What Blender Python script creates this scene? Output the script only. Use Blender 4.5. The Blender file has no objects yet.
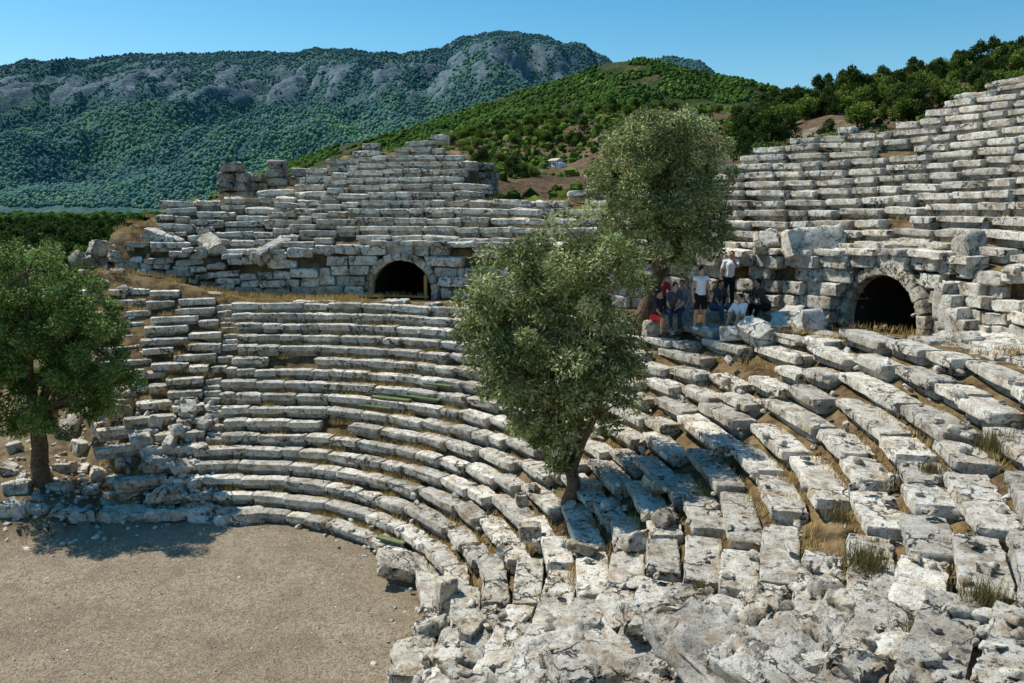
import bpy, bmesh, math, random
import numpy as np
from mathutils import Vector, Matrix
random.seed(7); rng=np.random.default_rng(7)
scn=bpy.context.scene; COL=scn.collection
PI=math.pi
# ------------------------------------------------------------------ noise
def _h(i,j,k,s):
    n=(i.astype(np.int64)*374761393+j.astype(np.int64)*668265263+k.astype(np.int64)*2147483647+s*974634777)&0xffffffff
    n=((n^(n>>13))*1274126177)&0xffffffff
    n=((n^(n>>16))*2246822519)&0xffffffff
    return ((n^(n>>15))&0xffff)/65535.0*2-1
def vnoise(p,s=0):
    f=np.floor(p); t=p-f; t=t*t*(3-2*t); i,j,k=f[...,0],f[...,1],f[...,2]
    x,y,z=t[...,0],t[...,1],t[...,2]
    def c(a,b,d): return _h(i+a,j+b,k+d,s)
    x00=c(0,0,0)*(1-x)+c(1,0,0)*x; x10=c(0,1,0)*(1-x)+c(1,1,0)*x
    x01=c(0,0,1)*(1-x)+c(1,0,1)*x; x11=c(0,1,1)*(1-x)+c(1,1,1)*x
    return (x00*(1-y)+x10*y)*(1-z)+(x01*(1-y)+x11*y)*z
def fbm(p,oct=4,s=0):
    a=1;tot=0;o=np.zeros(p.shape[:-1])
    for q in range(oct):
        o+=a*vnoise(p*(2.03**q)+q*17.3,s+q); tot+=a; a*=.5
    return o/tot
def fb2(x,y,sc,oct=4,s=0):
    x=np.asarray(x,float);y=np.asarray(y,float)
    return fbm(np.stack([x*sc,y*sc,np.zeros_like(x)+.37],-1),oct,s)
def sst(a,b,x):
    t=np.clip((np.asarray(x,float)-a)/(b-a),0,1); return t*t*(3-2*t)
# ------------------------------------------------------------------ camera model
EZ=9.3; FP=796.4; P=math.radians(10.04); cp,sp=math.cos(P),math.sin(P)
cam_d=bpy.data.cameras.new('camera'); cam=bpy.data.objects.new('camera',cam_d); COL.objects.link(cam)
cam_d.lens=28; cam_d.sensor_width=36; cam_d.clip_end=30000; cam_d.clip_start=.05
cam.location=(0,0,EZ); cam.rotation_euler=(PI/2-P,0,0); scn.camera=cam
def ray(px,py):
    u=(px-512)/FP; v=(341.5-py)/FP
    return np.array([u,cp+v*sp,-sp+v*cp])
def topix(p):
    x,y,z=p[0],p[1],p[2]-EZ; zc=y*cp-z*sp; return 512+FP*x/zc, 341.5-FP*(y*sp+z*cp)/zc
RIMX=[0,110,130,218,222,250,310,320,480,500,600,735,745,850,870,1024]; RIMY=[262,255,230,207,180,168,165,165,165,195,200,205,165,140,108,83]
def above_rim(p,h):
    a=topix(p); b_=topix((p[0],p[1],p[2]+h)); return b_[1]<np.interp(a[0],RIMX,RIMY)-3 and -25<a[0]<1050
# ------------------------------------------------------------------ theatre plan
CX,CY=-8.2,16.0
TH =[-180,-100,-63,-40,-20,-8,0,10,20,30,45,60,90,105,115,125,180]
RIN=[6.5,6.5,6.4,6.3,6.2,6.2,6.2,6.1,6.0,6.0,6.0,6.0,6.2,6.4,6.8,7.5,8]
RD =[16,16,16.3,16.8,17.6,17.8,17.4,16.9,16.3,15.5,14.7,14.2,14.0,14.8,16.2,17.3,17.3]
RP =[20,20,20,20,20.2,20.2,20.1,19.9,19.5,18.8,17.6,16.5,16.0,16.8,18.0,19.2,19.2]
def rin(t): return np.interp(t,TH,RIN)
def rd(t): return np.interp(t,TH,RD)
def rp(t): return np.interp(t,TH,RP)
def zdz(t): return 5.5+.32*(1-sst(12,36,t))+.42*(1-sst(3,14,t))*sst(-30,-5,t)+.5*sst(97,110,t)
def podh(t): return 2.05-.55*(1-sst(5,14,t))-.75*sst(83,104,t)
RH=.35; RW=.60
MT=[-80,27,30,33,42,46,50,70,72.5,75,90,93,97,104,107,110,113,116,118]
MR=[16.8,16.8,15.8,12.8,11.6,9.2,5.8,5.4,7.2,12.2,12.4,9.8,8.2,7.0,5.6,4.0,2.4,1.0,0]
def maxrows(t): return np.interp(t,MT,MR)
NL=17
def soil(x,y):
    x=np.asarray(x,float);y=np.asarray(y,float)
    dx,dy=x-CX,y-CY; r=np.hypot(dx,dy); t=np.degrees(np.arctan2(dy,dx))
    a,b,c=rin(t),rd(t),rp(t); zd=zdz(t)
    ramp=zd*(r-a)/(b-a)-.17
    n=maxrows(t); j=(r-c-.45)/RW
    top=zd+podh(t)-.17+RH*np.clip(j,0,n)
    d=np.clip((j-n)*RW,0,None)
    g=-.03*np.clip(r-32,0,None); g=np.maximum(g,-22)
    left=sst(40,55,t)
    up=np.where(j>n, np.maximum(top-d*(.12+.5*left),g), top)
    z=np.where(r<a,0,np.where(r<b,np.maximum(ramp,0),np.where(r<c+.3,zd-.04,up)))
    f=np.clip((r-a)/(b-a),0,1)
    w=(1-sst(109+9*f,121+7*f,t))*sst(-100,-82,t)
    w=np.where(r>c,w*(1-sst(115.5,121,t)*.75),w)
    lo=np.where(r<30,0,g)
    z=z*w+lo*(1-w)
    z=z+1.2*np.exp(-((x+15.8)**2/9+(y-26)**2/14))*(r>a)
    z=z+ 1.0*np.exp(-((x+20)**2/20+(y-33)**2/30))
    z=z+np.where((r>a+.2)&(r<60),.05,.012)*fb2(x,y,1.3,3)+np.where(r>45,.8,0)*sst(45,90,r)*fb2(x,y,.02,3,8)
    return z
def tend_of(k): return 110.5+7.5*min(1,k/9.)
def surfv(x,y):
    dx,dy=x-CX,y-CY; r=np.hypot(dx,dy); t=np.degrees(np.arctan2(dy,dx)); s=soil(x,y)
    a,b=rin(t),rd(t); dr=(b-a)/NL; k=np.floor((r-a)/dr); ins=(r>a)&(r<b)&(t>-80)&(t<110.5+7.5*np.clip(k/9.,0,1))
    return np.where(ins,np.maximum(s,zdz(t)*(k+1)/NL),s)
def surf(x,y): return float(surfv(np.array([x]),np.array([y]))[0])
_ts=np.arange(4,62,.06)
def hit(px,py):
    d=ray(px,py); x=d[0]*_ts; y=d[1]*_ts; z=EZ+d[2]*_ts; m=z<=surfv(x,y)
    if not m.any(): return np.array([0,0,EZ])+d*25
    k=int(np.argmax(m)); return np.array([x[k],y[k],z[k]])
# ------------------------------------------------------------------ materials
def mat(name):
    m=bpy.data.materials.new(name); m.use_nodes=True; nt=m.node_tree; nt.nodes.clear()
    out=nt.nodes.new('ShaderNodeOutputMaterial'); b=nt.nodes.new('ShaderNodeBsdfPrincipled')
    b.inputs['Roughness'].default_value=.95; b.inputs['Specular IOR Level'].default_value=.1
    nt.links.new(b.outputs[0],out.inputs[0]); return m,nt,b
class NB:
    def __init__(s,nt): s.nt=nt; s.g=nt.nodes.new('ShaderNodeNewGeometry'); s.pos=s.g.outputs['Position']
    def L(s,a,b): s.nt.links.new(a,b)
    def noise(s,sc,det=4,rough=.6,vec=None,off=0,dist=0,col=False):
        v=vec or s.pos
        if off:
            a=s.nt.nodes.new('ShaderNodeVectorMath'); a.operation='ADD'; a.inputs[1].default_value=(off,off*.7,off*1.3); s.L(v,a.inputs[0]); v=a.outputs[0]
        n=s.nt.nodes.new('ShaderNodeTexNoise'); n.inputs['Scale'].default_value=sc; n.inputs['Detail'].default_value=det; n.inputs['Roughness'].default_value=rough
        n.inputs['Distortion'].default_value=dist
        s.L(v,n.inputs['Vector']); return n.outputs['Color' if col else 'Fac']
    def voro(s,sc,feature='F1',out='Distance',vec=None):
        n=s.nt.nodes.new('ShaderNodeTexVoronoi'); n.feature=feature; n.inputs['Scale'].default_value=sc; s.L(vec or s.pos,n.inputs['Vector']); return n.outputs[out]
    def ramp(s,f,pts):
        n=s.nt.nodes.new('ShaderNodeValToRGB'); e=n.color_ramp.elements
        while len(e)<len(pts): e.new(.5)
        for q,(p,c) in zip(e,pts):
            q.position=p; q.color=(c,c,c,1) if not isinstance(c,tuple) else (*c,1)
        s.L(f,n.inputs[0]); return n.outputs[0]
    def mix(s,f,a,b,mode='MIX'):
        n=s.nt.nodes.new('ShaderNodeMix'); n.data_type='RGBA'; n.blend_type=mode
        for sock,v in ((n.inputs[0],f),(n.inputs[6],a),(n.inputs[7],b)):
            if isinstance(v,(int,float)): sock.default_value=v if sock==n.inputs[0] else (v,v,v,1)
            elif isinstance(v,tuple): sock.default_value=(*v,1)
            else: s.L(v,sock)
        return n.outputs[2]
    def math(s,op,a,b):
        n=s.nt.nodes.new('ShaderNodeMath'); n.operation=op
        for i,v in enumerate((a,b)):
            if isinstance(v,(int,float)): n.inputs[i].default_value=v
            else: s.L(v,n.inputs[i])
        return n.outputs[0]
    def vmix(s,v,n,k):
        a=s.nt.nodes.new('ShaderNodeVectorMath'); a.operation='SCALE'; a.inputs['Scale'].default_value=k; s.L(n,a.inputs[0])
        c=s.nt.nodes.new('ShaderNodeVectorMath'); c.operation='ADD'; s.L(v,c.inputs[0]); s.L(a.outputs[0],c.inputs[1]); return c.outputs[0]
    def attr(s,name):
        n=s.nt.nodes.new('ShaderNodeAttribute'); n.attribute_name=name; return n.outputs['Fac']
    def bump(s,b,h,strength=.5,dist=.03,prev=None):
        n=s.nt.nodes.new('ShaderNodeBump'); n.inputs['Strength'].default_value=strength; n.inputs['Distance'].default_value=dist
        s.L(h,n.inputs['Height'])
        if prev: s.L(prev,n.inputs['Normal'])
        s.L(n.outputs[0],b.inputs['Normal']); return n.outputs[0]
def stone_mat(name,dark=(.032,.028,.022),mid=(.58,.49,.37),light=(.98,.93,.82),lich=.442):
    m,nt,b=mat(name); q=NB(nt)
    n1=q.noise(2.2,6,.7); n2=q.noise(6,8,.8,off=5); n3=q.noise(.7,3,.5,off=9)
    c=q.ramp(n1,[(.32,mid),(.44,tuple((np.array(mid)+2*np.array(light))/3)),(.52,light)])
    och=q.ramp(q.noise(3.3,4,.6,off=21),[(.50,0.),(.65,1.)])
    c=q.mix(q.math('MULTIPLY',och,.6),c,(.56,.37,.18))
    gr=q.ramp(q.noise(1.5,6,.75,off=44),[(.50,0.),(.62,.45)]); c=q.mix(gr,c,(.25,.22,.175))
    l=q.ramp(n2,[(lich-.03,1.),(lich+.02,0.)]); l2=q.ramp(n3,[(.38,.4),(.62,1.)])
    c=q.mix(q.math('MULTIPLY',q.math('MULTIPLY',l,l2),.95),c,dark)
    sp_=q.ramp(q.noise(26,4,.7,off=3),[(.37,1.),(.42,0.)])
    c=q.mix(q.math('MULTIPLY',sp_,.7),c,dark)
    wv=q.vmix(q.pos,q.noise(2.5,4,.7,off=70,col=True),.55)
    ve=q.voro(1.5,'DISTANCE_TO_EDGE',vec=wv); fs=q.ramp(ve,[(.010,1.),(.035,0.)]); fm=q.ramp(q.noise(.9,2,.5,off=90),[(.48,0.),(.60,1.)])
    fis=q.math('MULTIPLY',fs,fm)
    c=q.mix(q.math('MULTIPLY',fis,.9),c,(.02,.018,.015))
    t=q.attr('tint'); t2=q.math('ADD',q.math('MULTIPLY',t,.44),.66)
    tc=nt.nodes.new('ShaderNodeCombineColor')
    for i in range(3): q.L(t2,tc.inputs[i])
    c=q.mix(1.,c,tc.outputs[0],'MULTIPLY')
    q.L(c,b.inputs['Base Color'])
    h1=q.math('ADD',q.math('ADD',q.noise(6,7,.8,off=2),q.math('MULTIPLY',n2,1.0)),q.math('MULTIPLY',q.noise(30,4,.7,off=7),.4))
    h1=q.math('SUBTRACT',h1,q.math('MULTIPLY',fis,.8))
    q.bump(b,h1,1.,.06); return m
M_stone=stone_mat('weathered_limestone')
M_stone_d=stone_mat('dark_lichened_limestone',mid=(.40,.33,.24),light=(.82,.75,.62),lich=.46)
M_stone_w=stone_mat('pale_limestone',mid=(.68,.63,.54),light=(.97,.94,.87),lich=.35)
M_ground,nt,b=mat('theatre_earth'); q=NB(nt)
z=q.attr('zone')
g1=q.noise(.35,5,.6); g2=q.noise(14,4,.7,off=4); g3=q.noise(50,3,.7,off=8)
orc=q.ramp(g1,[(.3,(.31,.235,.155)),(.5,(.44,.35,.24)),(.7,(.53,.43,.305))])
orc=q.mix(q.ramp(q.noise(6,6,.8,off=31),[(.38,.75),(.52,0.)]),orc,(.20,.15,.095))
orc=q.mix(q.ramp(q.noise(1.3,6,.7,off=51),[(.36,.6),(.52,0.)]),orc,(.22,.165,.105))
orc=q.mix(q.ramp(g2,[(.38,.7),(.5,0.)]),orc,(.18,.13,.085))
orc=q.mix(q.ramp(g3,[(.54,0.),(.62,.9)]),orc,(.75,.67,.52))
orc=q.mix(q.ramp(q.noise(28,3,.7,off=14),[(.38,.9),(.46,0.)]),orc,(.11,.08,.055))
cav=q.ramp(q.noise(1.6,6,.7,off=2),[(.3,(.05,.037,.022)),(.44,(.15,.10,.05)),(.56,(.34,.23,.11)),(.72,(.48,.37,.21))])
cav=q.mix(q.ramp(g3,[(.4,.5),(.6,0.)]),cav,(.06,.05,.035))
out_=q.ramp(q.noise(.05,6,.7,off=12),[(.36,(.02,.035,.010)),(.5,(.06,.075,.025)),(.62,(.18,.15,.09))])
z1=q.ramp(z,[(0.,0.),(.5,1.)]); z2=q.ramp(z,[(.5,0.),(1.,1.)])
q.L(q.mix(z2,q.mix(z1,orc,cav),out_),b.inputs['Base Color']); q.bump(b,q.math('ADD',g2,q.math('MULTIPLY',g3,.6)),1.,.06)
def simple(name,col,var=.3,sc=8,rough=.9,bump=0):
    m,nt,b=mat(name); q=NB(nt); n=q.noise(sc,4,.6)
    lo=tuple(c*(1-var) for c in col); hi=tuple(min(1,c*(1+var)) for c in col)
    q.L(q.ramp(n,[(.3,lo),(.7,hi)]),b.inputs['Base Color']); b.inputs['Roughness'].default_value=rough
    if bump: q.bump(b,n,.6,bump)
    return m
def leaf_mat(name,a,bb,c,tr=.25,spec=.15,ro=.6):
    m,nt,b=mat(name); q=NB(nt); t=q.attr('tint')
    col=q.ramp(t,[(0.,a),(.55,bb),(1.,c)]); q.L(col,b.inputs['Base Color']); b.inputs['Roughness'].default_value=ro
    b.inputs['Specular IOR Level'].default_value=spec
    out=[n for n in nt.nodes if n.type=='OUTPUT_MATERIAL'][0]
    if tr>0:
        tl=nt.nodes.new('ShaderNodeBsdfTranslucent'); q.L(col,tl.inputs[0]); mx=nt.nodes.new('ShaderNodeMixShader'); mx.inputs[0].default_value=tr
        q.L(b.outputs[0],mx.inputs[1]); q.L(tl.outputs[0],mx.inputs[2]); q.L(mx.outputs[0],out.inputs[0])
    return m
M_olive=leaf_mat('olive_leaves',(.03,.045,.012),(.28,.32,.10),(.85,.88,.50),.3,.25,.5)
M_olive2=leaf_mat('young_olive_leaves',(.02,.05,.010),(.18,.28,.055),(.54,.65,.23),.3,.2,.5)
M_hleaf=leaf_mat('hillside_leaves',(.03,.055,.008),(.12,.18,.03),(.28,.34,.07),.2,.05,.9)
M_wood_far=leaf_mat('far_wood_leaves',(.02,.045,.010),(.06,.11,.025),(.13,.19,.045),.0,.0,1.)
M_mtn=leaf_mat('haze_tinted_canopy',(.045,.105,.125),(.085,.175,.165),(.15,.27,.145),.0,.0,1.)  # blue of distance haze is mixed into these leaf colours
M_pleaf=leaf_mat('pine_needles',(.015,.03,.008),(.055,.09,.022),(.14,.18,.045),.15,.05,.9)
M_dry=leaf_mat('dry_grass_blades',(.34,.20,.07),(.62,.44,.18),(.42,.38,.15),.2,.1,.9)
M_twig=leaf_mat('dry_weed_twigs',(.10,.07,.03),(.22,.17,.07),(.16,.18,.06),.1,.1,.9)
M_bark=simple('olive_bark',(.15,.105,.07),.55,9,.95,.06)
M_dark=simple('vault_inner_shade',(.04,.035,.03),.3,3)  # near-black colour paints the shade inside the vaults
# ------------------------------------------------------------------ mesh helpers
def mkmesh(name,V,F,tint=None,smooth=True,extra=None):
    me=bpy.data.meshes.new(name); V=np.asarray(V,dtype=np.float32)
    F=np.asarray(F,dtype=np.int32); n=F.shape[1]
    me.vertices.add(len(V)); me.vertices.foreach_set('co',V.ravel())
    me.loops.add(F.size); me.loops.foreach_set('vertex_index',F.ravel())
    me.polygons.add(len(F)); me.polygons.foreach_set('loop_start',np.arange(0,F.size,n,dtype=np.int32))
    try: me.polygons.foreach_set('loop_total',np.full(len(F),n,dtype=np.int32))
    except Exception: pass
    me.update(calc_edges=True)
    me.polygons.foreach_set('use_smooth',np.full(len(F),smooth,dtype=bool))
    if tint is not None:
        a=me.attributes.new('tint','FLOAT','POINT'); a.data.foreach_set('value',np.asarray(tint,dtype=np.float32))
    if extra is not None:
        a=me.attributes.new(extra[0],'FLOAT','POINT'); a.data.foreach_set('value',np.asarray(extra[1],dtype=np.float32))
    return me
def link(name,me,m=None,parent=None,loc=None,rot=None):
    o=bpy.data.objects.new(name,me)
    if m and me and not me.materials: me.materials.append(m)
    COL.objects.link(o)
    if parent: o.parent=parent
    if loc is not None: o.location=loc
    if rot is not None: o.rotation_euler=rot
    return o
def tag(o,label=None,cat=None,group=None,kind=None):
    if label:o['label']=label
    if cat:o['category']=cat
    if group:o['group']=group
    if kind:o['kind']=kind
    return o
def empty(name,loc=(0,0,0),rz=0):
    o=bpy.data.objects.new(name,None); o.empty_display_size=.2; COL.objects.link(o); o.location=loc; o.rotation_euler=(0,0,rz); return o
_T={}
def template(nx,ny,nz):
    if (nx,ny,nz) in _T: return _T[(nx,ny,nz)]
    idx={};V=[];F=[]
    def sp_(i,n):
        t=2*i/n-1; return math.copysign(abs(t)**.5,t)
    def v(i,j,k):
        if (i,j,k) not in idx: idx[(i,j,k)]=len(V); V.append((sp_(i,nx),sp_(j,ny),sp_(k,nz)))
        return idx[(i,j,k)]
    for i in range(nx):
        for j in range(ny):
            F.append((v(i,j,0),v(i,j+1,0),v(i+1,j+1,0),v(i+1,j,0))); F.append((v(i,j,nz),v(i+1,j,nz),v(i+1,j+1,nz),v(i,j+1,nz)))
    for i in range(nx):
        for k in range(nz):
            F.append((v(i,0,k),v(i+1,0,k),v(i+1,0,k+1),v(i,0,k+1))); F.append((v(i,ny,k),v(i,ny,k+1),v(i+1,ny,k+1),v(i+1,ny,k)))
    for j in range(ny):
        for k in range(nz):
            F.append((v(0,j,k),v(0,j,k+1),v(0,j+1,k+1),v(0,j+1,k))); F.append((v(nx,j,k),v(nx,j+1,k),v(nx,j+1,k+1),v(nx,j,k+1)))
    _T[(nx,ny,nz)]=(np.array(V),np.array(F)); return _T[(nx,ny,nz)]
def rotm(yaw,rx=0,ry=0):
    return np.array(Matrix.Rotation(yaw,3,'Z')@Matrix.Rotation(rx,3,'X')@Matrix.Rotation(ry,3,'Y'))
def blk(c,h,R,tint=None,rough=.03,rnd=.05,nose=0,res=None):
    d=math.hypot(c[0],c[1])
    if res is None: res=(38,16,9) if d<9.5 else (28,11,7) if d<14 else (14,7,5) if d<21 else (9,5,4)
    return dict(c=np.array(c,float),h=np.array(h,float),R=R,t=random.random() if tint is None else tint,a=rough,r=min(rnd,min(h)*.9),n=nose,res=res)
def build_blocks(bl,origin=(0,0,0)):
    Vs=[];Fs=[];Ts=[];off=0; by={}
    for b_ in bl: by.setdefault(b_['res'],[]).append(b_)
    for res,L in by.items():
        tv,tf=template(*res); B=len(L); nv=len(tv)
        h=np.stack([b_['h'] for b_ in L])[:,None,:]; r=np.array([b_['r'] for b_ in L])[:,None,None]
        q_=tv[None]*h; inn=np.clip(q_,-(h-r),h-r); d=q_-inn; ln=np.linalg.norm(d,axis=-1,keepdims=True)
        nrm=d/np.maximum(ln,1e-6); q_=inn+nrm*r
        C=np.stack([b_['c'] for b_ in L])[:,None,:]; R=np.stack([b_['R'] for b_ in L])
        a=np.array([b_['a'] for b_ in L])[:,None,None]
        rs=np.array([[math.sin(b_['c'][0]*91.7+i*3.1)*.5+math.sin(b_['c'][1]*57.3+i*7.7)*.5 for i in range(4)] for b_ in L])[:,None,:]
        nx_,ny_,nz_=q_[...,0]/h[...,0],q_[...,1]/h[...,1],q_[...,2]/h[...,2]
        q_[...,1]+=nx_*rs[...,0]*a[...,0]*1.1; q_[...,2]+=nx_*rs[...,1]*a[...,0]*.7+ny_*rs[...,2]*a[...,0]*.5; q_[...,0]+=nz_*rs[...,3]*a[...,0]*.9
        w=np.einsum('bij,bvj->bvi',R,q_)+C; wn=np.einsum('bij,bvj->bvi',R,nrm)
        po=w+np.arange(B)[:,None,None]*3.17
        crack=np.clip(.09-np.abs(vnoise(po*2.3,13)),0,.09)/.09
        strat=fbm(po*np.array([1.2,1.2,7.]),2,31)
        disp=fbm(po*2.2,2,3)*.6+fbm(po*8,3,5)*1.3+strat*.6-.25-crack*1.5
        corner=(np.abs(tv).min(axis=1)>.6)[None,:]*1.0
        w=w+wn*(disp[...,None]*a)-wn*corner[...,None]*a*1.0*(.5+.5*vnoise(po*2.7,9)[...,None])
        Vs.append(w.reshape(-1,3)-np.array(origin)); Fs.append((tf[None]+(np.arange(B)*nv)[:,None,None]+off).reshape(-1,4)); off+=B*nv
        Ts.append(np.repeat([b_['t'] for b_ in L],nv))
    return np.concatenate(Vs),np.concatenate(Fs),np.concatenate(Ts)
def blocks_obj(name,bl,m,parent=None,origin=(0,0,0)):
    V,F,T=build_blocks(bl,origin); return link(name,mkmesh(name,V,F,T),m,parent)
def one_block(name,c,h,R,m,tint=None,rough=.05,rnd=.07):
    b_=blk(c,h,R,tint,rough,rnd); V,F,T=build_blocks([b_],c); o=link(name,mkmesh(name,V,F,T),m); o.location=c; return o
# ------------------------------------------------------------------ ground
NT=540; ths=np.linspace(-180,180,NT+1)[:-1]
def rings(t):
    a,b_,c=rin(t),rd(t),rp(t); R=[0.01]
    R+=list(np.linspace(.8,float(a),9)); R+=list(np.linspace(float(a),float(b_),46)[1:]); R+=list(np.linspace(float(b_),float(c)+.29,6)[1:])
    R+=[float(c)+.31]; R+=list(np.linspace(float(c)+.31,float(c)+12,34)[1:]); R+=list(np.geomspace(float(c)+12.6,9000,46)); return R
RR=np.array([rings(t) for t in ths]); NR=RR.shape[1]
X=CX+RR*np.cos(np.radians(ths))[:,None]; Y=CY+RR*np.sin(np.radians(ths))[:,None]; Z=soil(X,Y)
V=np.stack([X,Y,Z],-1).reshape(-1,3)
ii,jj=np.meshgrid(np.arange(NT),np.arange(NR-1),indexing='ij')
VA=[(76.5,1.25,.20),(18.3,1.30,.18)]
RING=.32
rj=1+8+45+5
keep=np.ones(ii.shape,bool)
for (va,vr,vs) in VA:
    hw=math.degrees((vr+.1)/float(rp(va)))
    keep&=~((jj>=rj-1)&(jj<=rj+0)&(np.abs(ths[ii]-va)<hw))
a0=ii*NR+jj; a1=((ii+1)%NT)*NR+jj
F=np.stack([a0,a0+1,a1+1,a1],-1)[keep].reshape(-1,4)
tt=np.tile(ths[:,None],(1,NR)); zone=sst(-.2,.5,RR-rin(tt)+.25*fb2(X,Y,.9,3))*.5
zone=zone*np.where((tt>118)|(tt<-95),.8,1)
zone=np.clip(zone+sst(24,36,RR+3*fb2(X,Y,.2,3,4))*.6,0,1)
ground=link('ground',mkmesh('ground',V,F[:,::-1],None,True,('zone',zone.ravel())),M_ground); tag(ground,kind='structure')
def runs(name,items,m,parent,gap=2.5):
    "one part per unbroken run of blocks; items = (angle, block)"
    cur=[];last=None
    for (t,b_) in items:
        if last is not None and t-last>gap and len(cur)>0:
            blocks_obj(name,cur,m,parent); cur=[]
        cur.append(b_); last=t
    if cur: blocks_obj(name,cur,m,parent)
# ------------------------------------------------------------------ lower seating
def dmg(t,k):
    d=.07+.08*max(0,math.sin(t*.31+k*1.3))
    d+=.07*float(1-sst(2,42,t))
    d+=.34*float(1-sst(8,48,t))*float(1-sst(0,7,k))
    d+=.08*float(1-sst(-25,5,t))
    d+=.35*float(sst(105,112,t))*float(1-sst(3,9,k))
    return min(1.,d)
STAIRS=[100]
lower=empty('lower_seating',(0,0,0)); tag(lower,'lower tier of curved weathered stone seat rows around the orchestra below the walkway','theatre seating')
for k in range(NL):
    bl=[]; t=-72.
    tend=tend_of(k)+1.0*math.sin(k*1.7)
    while t<tend:
        a=float(rin(t));dr=(float(rd(t))-a)/NL; zt=float(zdz(t))*(k+1)/NL; st=float(zdz(t))/NL
        near=float(1-sst(10,40,t))
        r=a+k*dr; L=random.uniform(.6,1.7)*(1+.5*near); dt=math.degrees(L/(r+.2))
        tm=t+dt/2
        onst=None
        if k>4:
            for s_ in STAIRS:
                hw=math.degrees(.30/(r+.3)); s_+=1.0*math.sin(k*.9)
                if t<s_+hw and t+dt>s_-hw: onst=(s_-hw,s_+hw)
        if onst and t<onst[0]-.2:
            dt=onst[0]-t; L=math.radians(dt)*(r+.2); tm=t+dt/2; onst=None
            if L<.25: t+=dt; continue
        elif onst:
            a_=math.radians((onst[0]+onst[1])/2)
            for q2 in (0,1):
                if random.random()<.25: continue
                rr=r+dr*(.25+.5*q2)+.05; zz=zt-st+st*(q2+1)*.5
                bl.append((tm,blk((CX+rr*math.cos(a_),CY+rr*math.sin(a_),zz-.14+random.gauss(0,.03)),(.28,dr*.27,.12),rotm(a_-PI/2+random.uniform(-.15,.15),random.gauss(0,.06),random.gauss(0,.06)),random.random()*.6,.03,.03)))
            t=onst[1]; continue
        D=dmg(tm,k); am=math.radians(tm)
        if random.random()<(.014+.14*max(0,D-.3)): t+=dt; continue
        dep=dr*random.uniform(.86,1.0)
        rr=r+dep/2+random.gauss(0,.009+.06*D)
        hh=random.uniform(.092,.115)+.03*D; zz=zt-hh+random.gauss(0,.007+.04*D)
        bl.append((tm,blk((CX+rr*math.cos(am),CY+rr*math.sin(am),zz),(L/2*.99,dep/2,hh),rotm(am-PI/2+random.gauss(0,.006+.05*D),random.gauss(0,.010+.07*D),random.gauss(0,.006+.05*D)),
            None,.018+.045*D,.020+.008*D,0)))
        bl.append((tm,blk((CX+(rr+.11)*math.cos(am),CY+(rr+.11)*math.sin(am),zz-hh-.06),(L/2*.97,dep/2*.9,.12),rotm(am-PI/2),random.random()*.2,.02,.03,res=(7,4,4))))  # set-back riser block, low tint paints the shade under the slab
        t+=dt
    runs('seat_row',bl,M_stone,lower,4.5 if k>6 else 8)
bl=[];t=-60.
while t<116:
    r=float(rd(t))+.35+.35*random.random(); L=random.uniform(.5,1.1); am=math.radians(t); z=float(zdz(t))
    if random.random()<(.8 if t<12 else .45):
        bl.append((t,blk((CX+r*math.cos(am),CY+r*math.sin(am),z-.06+random.gauss(0,.03)),(L/2,.3,.12),rotm(am-PI/2+random.gauss(0,.1),random.gauss(0,.04),random.gauss(0,.04)),None,.05,.04)))
    if t<8:
        for q2 in range(3):
            r2=r+.75+.8*q2
            bl.append((t,blk((CX+r2*math.cos(am),CY+r2*math.sin(am),z-.02+random.gauss(0,.04)),(L/2*1.1,.36,.14),rotm(am-PI/2+random.gauss(0,.1),random.gauss(0,.05),random.gauss(0,.05)),None,.06,.05)))
    t+=math.degrees(L/r)
runs('walkway_slab',bl,M_stone,lower,3.6)
# ------------------------------------------------------------------ upper seating
upper=empty('upper_seating',(0,0,0)); tag(upper,'ruined upper tier of stone seat rows rising above the vaulted podium wall','theatre seating')
for j in range(18):
    bl=[]; t=2.
    while t<118:
        c=float(rp(t)); r=c+.45+j*RW; L=random.uniform(.6,1.7); dt=math.degrees(L/r); tm=t+dt/2
        n=float(maxrows(tm))+.7*math.sin(tm*.9+j)+random.gauss(0,.35)
        if n<j+.6 or random.random()<.03: t+=dt; continue
        edge=max(0,1-(n-j)/2.5); am=math.radians(tm); zt=float(zdz(tm))+float(podh(tm))+RH*(j+1)
        D=.11+.45*edge+(.3 if 47<tm<74 else 0)+(.30 if tm>92 else 0)+.12*math.sin(tm*.5+j*.8)
        D=max(.03,D)
        dep=RW*random.uniform(.86,1.04); rr=r+dep/2+random.gauss(0,.008+.07*D); hh=random.uniform(.092,.115)+.03*D
        bl.append((tm,blk((CX+rr*math.cos(am),CY+rr*math.sin(am),zt-hh+random.gauss(0,.007+.05*D)),(L/2*.99,dep/2,hh),rotm(am-PI/2+random.gauss(0,.006+.06*D),random.gauss(0,.010+.08*D),random.gauss(0,.006+.05*D)),None,.018+.04*D,.020,0)))
        bl.append((tm,blk((CX+(rr+.11)*math.cos(am),CY+(rr+.11)*math.sin(am),zt-2*hh-.06),(L/2*.97,dep/2*.9,.12),rotm(am-PI/2),random.random()*.25,.02,.03,res=(7,4,4))))  # recessed backing, tinted dark to deepen the shaded gap below the seat
        t+=dt
    if bl: runs('seat_row',bl,M_stone,upper,4.0)
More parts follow.
